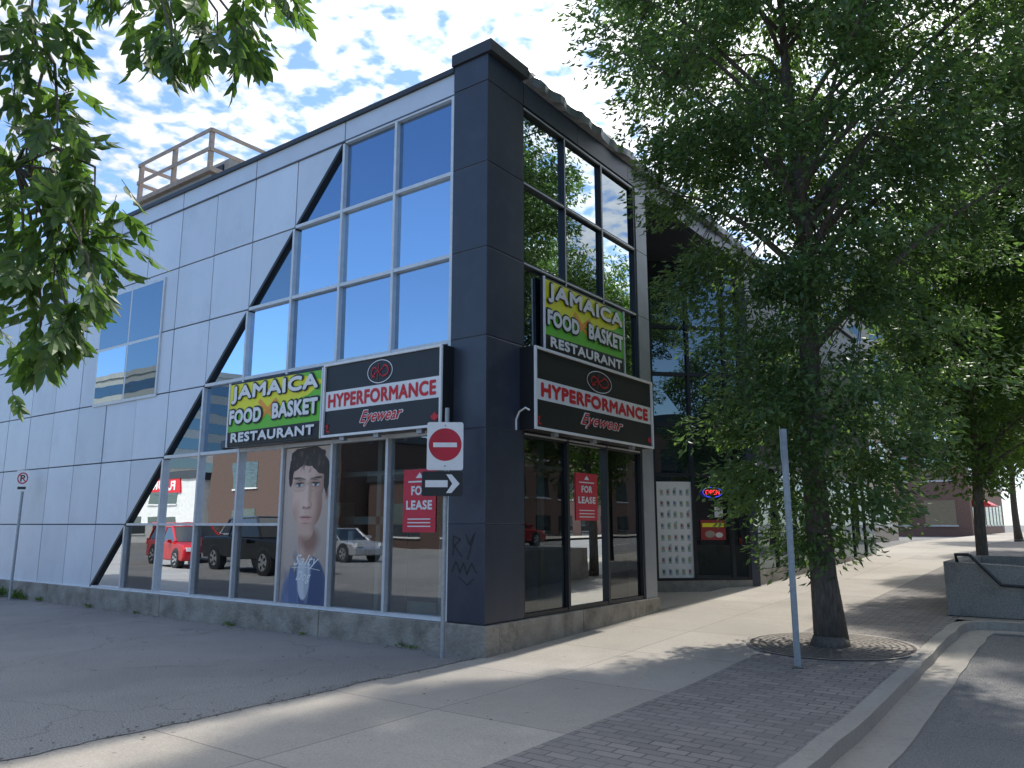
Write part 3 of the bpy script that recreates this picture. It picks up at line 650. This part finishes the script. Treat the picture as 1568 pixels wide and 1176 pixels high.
def tree(name,base,prof,ncl,lpc,seed,leaf=M['leaf'],trunk_r=.18,ls=.105,lean=(0,0),clipx=None,spread=.36,top=None,wr=.42,asym=None):
    rg=np.random.default_rng(seed); e=empty(name,base); zs=np.array([p[0] for p in prof]); rs=np.array([p[1] for p in prof]); H=zs[-1]
    lobes=[(rg.uniform(0,6.28),rg.uniform(zs[0],H),rg.uniform(-.36,.20)) for _ in range(34)]
    def rad(th,z):
        r=np.interp(z,zs,rs); f=1
        for a,zz,am in lobes:
            da=(th-a+math.pi)%(2*math.pi)-math.pi; f+=am*math.exp(-(da/.4)**2-((z-zz)/.6)**2)
        if asym: f*=1+asym[0]*max(0,math.cos(th-asym[1]))
        return r*max(f,.4)
    def tr(z): return np.array([lean[0]*z+.06*math.sin(z*.9+seed),lean[1]*z+.05*math.cos(z*.7),z])
    C=[]
    pz=np.interp(np.linspace(zs[0],H,60),zs,rs)**1.6; pz/=pz.sum()
    while len(C)<ncl:
        z=rg.choice(np.linspace(zs[0],H,60),p=pz)+rg.normal(0,.12); th=rg.uniform(0,2*math.pi); q=rg.uniform(0,1)**.45
        if asym and rg.random()<.18: th=asym[1]+rg.normal(0,.8)
        rr=rad(th,z)*q; t=tr(min(z,H*.9)); c=np.array([t[0]+rr*math.cos(th),t[1]+rr*math.sin(th),z])
        if clipx is not None and base[0]+c[0]<clipx and z+base[2]<9.0: continue
        C.append(c)
    C=np.array(C)
    mb=MB(); B_=M['bark']; hz=np.linspace(0,H*.86,14)
    rr=[trunk_r*(1.25 if i==0 else 1)*(1-.93*(z/(H*.9))**1.1) for i,z in enumerate(hz)]
    mb.tube([tr(z) for z in hz],rr,B_,12)
    mb.tube([(0,0,-.05),(0,0,.12)],[trunk_r*1.55,trunk_r*1.15],B_,12)
    far=sorted(range(len(C)),key=lambda i:-math.hypot(C[i][0],C[i][1]))[:ncl//2]; rg.shuffle(far); limbs=[]
    for i in far[:38]:
        c=C[i]; hr=math.hypot(c[0],c[1]); z0=max(.9,min(c[2]-hr*.75,H*.8)); 
        if z0<1.7: z0=max(1.6,min(2.2,c[2]+.4)) 
        a=tr(z0); pts=[]
        for t in np.linspace(0,1,8): 
            p=a*(1-t)+c*t; p[2]+=math.sin(t*math.pi)*.22*hr*.5; p[:2]+=rg.normal(0,.03,2); pts.append(p)
        r0=max(.02,trunk_r*.42*(1-z0/H)+.012); mb.tube(pts,np.linspace(r0,.008,8),B_,6); limbs+=pts[2:]
    LB=np.array(limbs)
    for c in C:
        dd=np.linalg.norm(LB-c,axis=1); j=int(dd.argmin())
        if dd[j]<1.6:
            a=LB[j]; m_=(a+c)/2+np.array([0,0,.08]); mb.tube([a,m_,c],[.012,.008,.004],B_,4)
    mb.build('trunk_and_limbs',e,smooth=True)
    n=ncl*lpc; sc=np.repeat(rg.uniform(.65,1.25,ncl),lpc)[:,None]
    off=rg.normal(0,1,(n,3)); off/=np.linalg.norm(off,axis=1,keepdims=True); off*=rg.uniform(0,1,(n,1))**.5*1.55
    off=off*np.array([spread,spread,spread*.60])*sc
    cc=np.repeat(C,lpc,0)
    P=cc+off; rdir=cc*np.array([1,1,0]); rdir/=np.linalg.norm(rdir,axis=1,keepdims=True)+1e-6
    P[:,2]-=.35*np.clip((off*rdir).sum(1),0,1)
    if clipx is not None:
        k=(P[:,0]+base[0]>clipx-.1)|(P[:,2]+base[2]>9.0); P=P[k];rdir=rdir[k];off=off[k];n=len(P)
    D=rdir*.6+off*.8+rg.normal(0,.5,(n,3))+np.array([0,0,-.5])
    S=rg.normal(0,.5,(n,3))+np.array([0,0,1.0]); S=np.cross(D,np.cross(S,D))
    leafmesh('foliage',P,D,S,rg.uniform(.7,1.25,n)*ls,rg.uniform(.8,1.2,n)*ls*wr,leaf,e)
    return e
prof=[(1.15,.35),(1.5,.80),(2.0,1.15),(2.6,1.4),(3.4,1.45),(4.2,1.45),(5,1.70),(6,1.95),(7,2.15),(7.8,2.65),(8.8,3.05),(9.8,3.1),(11.2,2.7),(12.5,1.8),(13.2,.7)]
tree('street_tree',(3.45,3.0,g(3)),prof,680,185,3,clipx=.85,lean=(-.003,0.0),ls=.115,spread=.34,asym=(.5,R(20)))
prof2=[(2.8,.5),(3.5,1.4),(4.5,2.2),(6,2.6),(7.5,2.5),(9,1.8),(10,.6)]
tree('street_tree',(5.2,17.0,g(17)),prof2,270,130,11,leaf=M['leafb'],ls=.17,trunk_r=.15,spread=.45)
tree('street_tree',(4.6,10.6,g(11)),[(2.3,.5),(3.0,1.2),(4.5,1.6),(6.5,1.8),(8,1.5),(9.3,.5)],220,120,23,leaf=M['leafb'],ls=.15,trunk_r=.12,spread=.40,clipx=1.0)
tree('street_tree',(5.0,27.0,g(27)),prof2,220,110,15,ls=.2,trunk_r=.16,spread=.55)
tree('street_tree',(3.6,36.0,g(36)),prof2,200,100,16,ls=.24,trunk_r=.16,spread=.6)
tree('street_tree',(8.2,10.5,g(10)),[(3.2,.8),(4.2,2.0),(6,2.7),(8,3.2),(10,3.0),(12,1.6),(13,.6)],400,150,31,ls=.145,trunk_r=.16,spread=.44)
tree('street_tree',(20.5,2.0,0),[(2.8,.8),(4,2.4),(6,3.4),(8,3.4),(10,2.6),(11.5,.8)],260,80,17,ls=.24,trunk_r=.2,spread=.55)
tree('street_tree',(20.5,10.0,.3),[(2.8,.8),(4,2.4),(6,3.4),(8,3.4),(10,2.6),(11.5,.8)],260,80,19,ls=.24,trunk_r=.2,spread=.55)
def O(X,Y,z):
    dx=X+.349; dy=Y-10.336; return np.array([.8065*dx-.5914*dy,.591*dx+.8066*dy,z])
def neartree():
    rg=np.random.default_rng(5); base=O(-5.0,3.4,0); e=empty('overhanging_tree',tuple(base)); mb=MB(); B_=M['bark']
    tp=[np.array([0,0,z])+np.array([.05*math.sin(z),.04*z*.3,0]) for z in np.linspace(0,8,10)]; mb.tube(tp,np.linspace(.17,.03,10),B_,12)
    cl=[(-2.52,3.6,3.87,.22,16),(-2.22,3.5,3.58,.13,8),(-2.45,3.7,3.45,.22,17),(-2.40,3.7,3.2,.22,18),(-2.10,3.6,3.12,.15,12),(-2.22,3.6,2.92,.19,18),(-2.0,3.5,2.84,.11,8),(-2.32,3.7,2.66,.17,16),(-2.08,3.5,2.60,.10,9),(-2.04,3.55,3.32,.09,6),(-2.5,3.8,2.95,.25,18),(-2.62,3.9,3.6,.26,16),(-2.2,3.6,3.42,.12,8),
        (-1.52,3.6,4.20,.14,12),(-1.78,3.7,4.2,.13,9),(-1.38,3.6,4.10,.08,6),(-2.48,3.6,4.25,.18,13),(-1.70,3.5,4.02,.07,6),(-1.3,3.6,4.45,.2,12),(-1.7,3.8,4.6,.3,18),(-2.3,3.7,4.7,.3,18),(-2.38,3.5,4.05,.10,6),(-2.02,3.6,4.40,.10,6)]
    for _ in range(40): cl.append((rg.uniform(-6.5,-3.2),rg.uniform(2,5.2),rg.uniform(3,7.5),.45,14))
    for _ in range(24): cl.append((rg.uniform(-3.2,-1.2),rg.uniform(2.4,4.4),rg.uniform(5.0,6.8),.45,12))
    P=[];D=[];S=[];Ln=[];Wd=[]
    limbs=[]
    for tgt in((-2.1,3.6,4.9),(-2.5,3.8,4.15),(-2.6,3.8,3.5),(-3.5,2.6,6.5),(-6,4,6)):
        t_=O(*tgt)-base; a=np.array([0,0,max(2.2,tgt[2]-1.7)]); pts=[]
        for t in np.linspace(0,1,9): p=a*(1-t)+t_*t; p[2]+=math.sin(t*math.pi)*.35; pts.append(p)
        mb.tube(pts,np.linspace(.05,.012,9),B_,7); limbs+=pts[3:]
    LB=np.array(limbs)
    for X,Y,z,rad,n in cl:
        c=O(X,Y,z)-base; j=int(np.linalg.norm(LB-c-np.array([0,0,.3]),axis=1).argmin()); a=LB[j]
        pts=[a,(a*.5+c*.5)+np.array([0,0,.12]),c+np.array([0,0,.05]),c+np.array([0.02,0,-rad*.7])]
        mb.tube(pts,[.011,.008,.006,.003],B_,5)
        for _ in range(int(n*1.35)):
            q=c+rg.normal(0,.55,3)*rad; ax=q-c+np.array([0,0,-.06]); ax=ax/np.linalg.norm(ax)*.6+np.array([0,0,-.6])+rg.normal(0,.3,3); ax/=np.linalg.norm(ax)
            up=rg.normal(0,.5,3)+np.array([0,0,1]); side=np.cross(ax,up); side/=np.linalg.norm(side); nn=np.cross(side,ax); ln=rg.uniform(.11,.18)
            mb.tube([q,q+ax*ln],[.0022,.001],B_,3)
            for k in range(7):
                t=[.25,.25,.55,.55,.85,.85,1][k]; sg=[1,-1,1,-1,1,-1,0][k]
                dd=ax*(.8 if sg else 1)+side*sg*.7+np.array([0,0,-.35])+rg.normal(0,.12,3)
                P.append(q+ax*ln*t);D.append(dd);S.append(nn+rg.normal(0,.25,3));Ln.append(rg.uniform(.075,.12));Wd.append(rg.uniform(.036,.052))
    mb.build('trunk_and_limbs',e,smooth=True)
    P=np.array(P);D=np.array(D);S=np.array(S);Ln=np.array(Ln)[:,None];Wd=np.array(Wd)[:,None]
    D/=np.linalg.norm(D,axis=1,keepdims=True); Sd=np.cross(D,S); Sd/=np.linalg.norm(Sd,axis=1,keepdims=True); Nn=np.cross(D,Sd)
    def pt(t,s,curl): return P+D*Ln*t+Sd*Wd*.5*s+Nn*(Wd*.5*abs(s)*.3-Ln*curl)
    vs=[pt(0,0,0),pt(.25,.8,.0),pt(.25,0,.0),pt(.25,-.8,0),pt(.6,.85,.04),pt(.6,0,.04),pt(.6,-.85,.04),pt(1,0,.14)]
    V=np.stack(vs,1).reshape(-1,3); n=len(P); F=[]
    for i in range(n):
        b=8*i; F+=[[b,b+1,b+2],[b,b+2,b+3],[b+1,b+4,b+5,b+2],[b+2,b+5,b+6,b+3],[b+4,b+7,b+5],[b+5,b+7,b+6]]
    me=bpy.data.meshes.new('foliage'); me.from_pydata(V.tolist(),[],F); me.materials.append(M['leafn']); o=bpy.data.objects.new('foliage',me); COL.objects.link(o); o.parent=e
neartree()
def weeds(name,pts):
    rg=np.random.default_rng(9); e=empty(name); P=[];D=[];S=[];Ln=[]
    for x,y,s in pts:
        for _ in range(int(26*s+8)):
            P.append([x+rg.normal(0,.05*s+.02),y-abs(rg.normal(0,.03)),rg.uniform(0,.06*s)]); D.append([rg.normal(0,.6),rg.normal(-.2,.5),rg.uniform(.3,1.2)]); S.append(rg.normal(0,1,3)); Ln.append(rg.uniform(.04,.11)*(.5+s*.6))
    Ln=np.array(Ln); leafmesh('weed_leaves',np.array(P),np.array(D),np.array(S),Ln,Ln*.3,M['leafb'],e)
weeds('weeds',[(-14.2,-.14,2.4),(-13.3,-.14,2.0),(-12.9,-.14,1.2),(-12.2,-.12,.8),(-5.3,-.12,.5),(-5.15,-.13,.4),(-1.3,-.12,.5),(-1.1,-.13,.4),(-8.2,-.12,.4),(-3.4,-.12,.3),(-10,-.12,.6)])

# ------------------------------------------------------------------ surroundings
def block(name,x0,x1,y0,y1,h,wm,fl=3,ww=1.4,gap=1.2,z0=0,faces='xXyY',strip=False):
    e=empty(name); mb=MB(); mb.box(x0,x1,y0,y1,z0-.3,h,wm); mb.box(x0-.15,x1+.15,y0-.15,y1+.15,h-.5,h+.15,M['slatetop'] if wm!=M['tan'] else M['tan'])
    fh=(h-1)/fl; G=M['glassdark']
    for f in range(fl):
        a=z0+f*fh+.8; b=a+fh*.55
        for s_,(p0,p1,c) in {'x':(y0,y1,x0),'X':(y0,y1,x1),'y':(x0,x1,y0),'Y':(x0,x1,y1)}.items():
            if s_ not in faces: continue
            sg=-1 if s_ in 'xy' else 1
            if strip:
                if s_ in'xX': mb.box(c,c+sg*.03,p0+.5,p1-.5,a,b,G)
                else: mb.box(p0+.5,p1-.5,c,c+sg*.03,a,b,G)
                continue
            q=p0+gap
            while q+ww<p1-.3:
                if s_ in'xX': mb.box(c,c+sg*.03,q,q+ww,a,b,G); mb.box(c,c+sg*.10,q-.1,q+ww+.1,a-.12,a,M['pale'])
                else: mb.box(q,q+ww,c,c+sg*.03,a,b,G); mb.box(q-.1,q+ww+.1,c,c+sg*.10,a-.12,a,M['pale'])
                q+=ww+gap
    mb.build('walls_and_windows',e); return e
block('brick_building',-18,-1,62,90,8,M['brick'],2,2.2,1.0,z0=.8,faces='yX')
e=empty('shop_awning'); mb=MB(); mb.prism([(-.95,3.9),(.2,3.2),(.2,3.1),(-.95,3.1)],'y',64,70,M['red']); mb.build('canopy',e)
block('tan_building',-22,-3,30,44,7,M['tan'],2,1.8,1.2,z0=.8,faces='yX')
block('office_tower',-30,-9,94,114,36,M['tan'],9,1.6,1.0,faces='yX')
block('brick_building',24,40,-40,0,7.5,M['brick'],2,1.5,1.4,faces='x')
block('office_building',24,44,2,30,9,M['tan'],3,2,1,faces='x',strip=True)
block('brick_building',24,40,32,70,9,M['brick'],3,1.6,1.3,faces='x')
block('brown_building',-52,-37,-44,-30,8.5,M['dbrick'],2,2,3,faces='Y')
block('brown_building',-36,-14,-46,-32,5.2,M['dbrick'],1,3,2,faces='Y')
block('white_building',-76,-54,-46,-30,6.0,M['pale'],2,3,1.4,faces='Y')
e=empty('shop_fascia_sign',(-62,-29.9,4.9),(R(90),0,R(180))); mb=MB(); mb.box(-4,4,-.6,.6,-.1,0,M['red']); mb.build('board',e); text('FURNITURE',e,0,0,7,.8,M['white'],z=.02,fat=.05)
block('office_building',-104,-84,-60,-42,21,M['tan'],8,1.4,.8,faces='YX',strip=True)
def car(name,loc,rz,paint,kind='suv'):
    e=empty(name,loc,(0,0,R(rz))); Wd=.92
    if kind=='suv': low=[(-2.2,.35),(-2.27,.6),(-2.2,1.0),(1.0,1.05),(2.0,.93),(2.26,.75),(2.28,.4),(2.2,.3),(-2.1,.3)]; cab=[(-2.12,1.0),(-1.85,1.62),(.25,1.66),(1.15,1.04)]; xw=(-1.35,1.4)
    elif kind=='sedan': low=[(-2.2,.35),(-2.28,.6),(-2.2,.95),(1.0,.92),(2.0,.82),(2.28,.62),(2.25,.3),(-2.15,.3)]; cab=[(-1.75,.93),(-1.1,1.42),(.25,1.44),(1.05,.91)]; xw=(-1.4,1.4)
    else: low=[(-2.85,.55),(-2.9,.75),(-2.85,1.15),(1.4,1.2),(2.5,1.12),(2.75,.95),(2.8,.5),(-2.8,.45)]; cab=[(-.85,1.17),(-.7,1.85),(.85,1.88),(1.5,1.2)]; xw=(-1.8,1.85); Wd=.98
    bodym=MB(); bodym.prism([(a,b) for a,b in low],'y',-Wd,Wd,paint); bodym.build('body',e,bevel=.09)
    ca=MB()
    def cs(ins,m,grow=0):
        b=len(ca.v); n=len(cab); i=ca.mi(m)
        for sg in(-1,1):
            for k,(x,z) in enumerate(cab):
                top=k in(1,2); ca.v.append((x*(1+grow),sg*(Wd-.05-(.18 if top else 0)+ins),z))
        ca.f.append([b,b+1,b+2,b+3][::-1]);ca.m.append(i); ca.f.append([b+4,b+5,b+6,b+7]);ca.m.append(i)
        for k in range(4): ca.f.append([b+k,b+(k+1)%4,b+4+(k+1)%4,b+4+k]);ca.m.append(i)
    cs(0,M['carglass'])
    x1,z1=cab[1];x2,z2=cab[2]; ca.box(x1-.02,x2+.02,-(Wd-.21),Wd-.21,z1-.04,z2+.03,paint)
    ca.build('cabin',e,bevel=.03)
    pl=MB()
    for sg in(-1,1):
        for (xa,za),(xb,zb) in((cab[0],cab[1]),(cab[3],cab[2])): pl.tube([(xa,sg*(Wd-.06),za),(xb,sg*(Wd-.22),zb)],.045,paint,6)
        pl.tube([(-.35,sg*(Wd-.05),1.0),(-.35,sg*(Wd-.22),z1)],.035,paint,6); pl.tube([(x1,sg*(Wd-.22),z1),(x2,sg*(Wd-.22),z2)],.035,paint,6)
        fx=low[5][0]; pl.box(fx-.14,fx+.03,sg*(Wd-.1),sg*(Wd-.42),.66,.82,M['headl']); rx=low[1][0]; pl.box(rx-.03,rx+.12,sg*(Wd+.012),sg*(Wd-.2),.78,1.05,M['lamp'])
        pl.box(.75,.95,sg*(Wd+.0),sg*(Wd+.14),1.0,1.13,paint)
    pl.box(low[1][0]-.04,low[1][0]+.1,-Wd+.05,Wd-.05,.4,.55,M['rim' if kind=='truck' else 'black'])
    if kind=='truck': pl.box(-2.75,-.95,-.8,.8,1.152,1.175,M['black'])
    pl.build('trim',e)
    wh=MB(); rw=.36 if kind!='truck' else .41
    for x in xw:
        for sg in(-1,1):
            def disc(y,r,m,n=24):
                b=len(wh.v); i=wh.mi(m); wh.v+=[(x+r*math.cos(2*math.pi*k/n),y,rw+r*math.sin(2*math.pi*k/n)) for k in range(n)]; wh.f.append([b+k for k in range(n)]); wh.m.append(i)
            wh.tube([(x,sg*(Wd-.24),rw+.02),(x,sg*(Wd+.004),rw+.02)],rw+.07,M['black'],24)
            wh.tube([(x,sg*(Wd-.2),rw),(x,sg*(Wd+.02),rw)],rw,M['tyre'],24); disc(sg*(Wd+.022),rw*.66,M['rim']); 
            for k in range(5):
                t=k*2*math.pi/5; wh.tube([(x+rw*.3*math.cos(t+.6),sg*(Wd+.024),rw+rw*.3*math.sin(t+.6)),(x+rw*.56*math.cos(t+.6),sg*(Wd+.024),rw+rw*.56*math.sin(t+.6))],.035,M['black'],6)
    wh.build('wheels',e); return e
car('parked_pickup_truck',(-17.0,-9.0,0),8,M['carblack'],'truck')
car('parked_suv',(-25.0,-11.0,0),12,M['carred'],'suv')
car('parked_car',(-22,-17,0),5,M['carsilver'],'sedan')
car('parked_car',(-30,-18,0),0,M['carsilver'],'suv')
car('parked_car',(17.5,6,g(6)-.13),90,M['carsilver'],'sedan'); car('parked_car',(17.5,13,g(13)-.13),90,M['carsilver'],'suv'); car('parked_car',(17.5,-3,-.13),90,M['carblack'],'sedan'); car('parked_car',(17.5,24,g(24)-.13),90,M['carred'],'sedan')

# ------------------------------------------------------------------ sky, sun
AZ,EL=R(0),R(57)
w=bpy.data.worlds.new('World'); scene.world=w; w.use_nodes=True; nt=w.node_tree; nt.nodes.clear(); L=nt.links.new
out=nt.nodes.new('ShaderNodeOutputWorld'); bg=nt.nodes.new('ShaderNodeBackground'); bg.inputs[1].default_value=.15
sk=nt.nodes.new('ShaderNodeTexSky'); sk.sky_type='NISHITA'; sk.sun_disc=False; sk.sun_elevation=EL; sk.sun_rotation=AZ; sk.dust_density=.5; sk.ozone_density=2.2
tc=nt.nodes.new('ShaderNodeTexCoord'); sp=nt.nodes.new('ShaderNodeSeparateXYZ'); L(tc.outputs['Generated'],sp.inputs[0])
def Mth(op,a,b=None):
    n=nt.nodes.new('ShaderNodeMath'); n.operation=op
    for i,v in((0,a),(1,b)):
        if v is None: continue
        if isinstance(v,(int,float)): n.inputs[i].default_value=v
        else: L(v,n.inputs[i])
    return n.outputs[0]
zz=Mth('ADD',Mth('MAXIMUM',sp.outputs[2],0.0),.10)
cx=Mth('DIVIDE',sp.outputs[0],zz); cy=Mth('DIVIDE',sp.outputs[1],zz)
cb=nt.nodes.new('ShaderNodeCombineXYZ'); L(cx,cb.inputs[0]); L(cy,cb.inputs[1])
n1=N(nt,'ShaderNodeTexNoise',Scale=18.0,Detail=3.5,Roughness=.5,Distortion=.2); L(cb.outputs[0],n1.inputs['Vector'])
n2=N(nt,'ShaderNodeTexNoise',Scale=1.3,Detail=4.0); L(cb.outputs[0],n2.inputs['Vector'])
sd=Vector((math.sin(AZ)*math.cos(EL),math.cos(AZ)*math.cos(EL),math.sin(EL)))
dt=nt.nodes.new('ShaderNodeVectorMath'); dt.operation='DOT_PRODUCT'; L(tc.outputs['Generated'],dt.inputs[0]); dt.inputs[1].default_value=sd
near=nt.nodes.new('ShaderNodeMapRange'); near.inputs[1].default_value=.72; near.inputs[2].default_value=1.0; near.inputs[3].default_value=0; near.inputs[4].default_value=.22; L(dt.outputs['Value'],near.inputs[0])
s_=Mth('ADD',Mth('ADD',n1.outputs[0],Mth('MULTIPLY',Mth('SUBTRACT',n2.outputs[0],.5),.26)),near.outputs[0])
aw=nt.nodes.new('ShaderNodeMapRange'); aw.inputs[1].default_value=.05; aw.inputs[2].default_value=.55; aw.inputs[3].default_value=-.30; aw.inputs[4].default_value=.015; L(dt.outputs['Value'],aw.inputs[0])
s_=Mth('ADD',s_,aw.outputs[0])
cr=ramp(nt,[(.41,0.03),(.56,.92)]); L(s_,cr.inputs[0])
cc=ramp(nt,[(.42,0.0),(.72,1.0)]); L(s_,cc.inputs[0])
nb=nt.nodes.new('ShaderNodeMapRange'); nb.inputs[1].default_value=.45; nb.inputs[2].default_value=1.0; nb.inputs[3].default_value=5.8; nb.inputs[4].default_value=15.0; L(dt.outputs['Value'],nb.inputs[0])
cl_=mixc(nt,cc.outputs[0],(.72,.79,.90),(1.08,1.08,1.07)); vm=nt.nodes.new('ShaderNodeVectorMath'); vm.operation='SCALE'; L(cl_,vm.inputs[0]); L(nb.outputs[0],vm.inputs['Scale'])
sb=mixc(nt,1.0,sk.outputs[0],(1.3,1.5,1.7),'MULTIPLY')
col_=mixc(nt,cr.outputs[0],sb,vm.outputs[0]); L(col_,bg.inputs[0]); L(bg.outputs[0],out.inputs[0])
sl=bpy.data.lights.new('sun','SUN'); sl.energy=4.6; sl.angle=R(1.5); sl.color=(1,.95,.87); so=bpy.data.objects.new('sun',sl); COL.objects.link(so); so.rotation_euler=(-sd).to_track_quat('-Z','Y').to_euler()
# ------------------------------------------------------------------ camera
cam=bpy.data.cameras.new('camera'); cam.lens=27.32; cam.sensor_width=36; cam.clip_end=3000; cam.clip_start=.05
co=bpy.data.objects.new('camera',cam); COL.objects.link(co); co.location=(6.394,-8.131,1.65); co.rotation_euler=(R(100.24),0,R(36.25)); scene.camera=co
scene.view_settings.view_transform='Standard'; scene.view_settings.look='None'; scene.view_settings.exposure=0
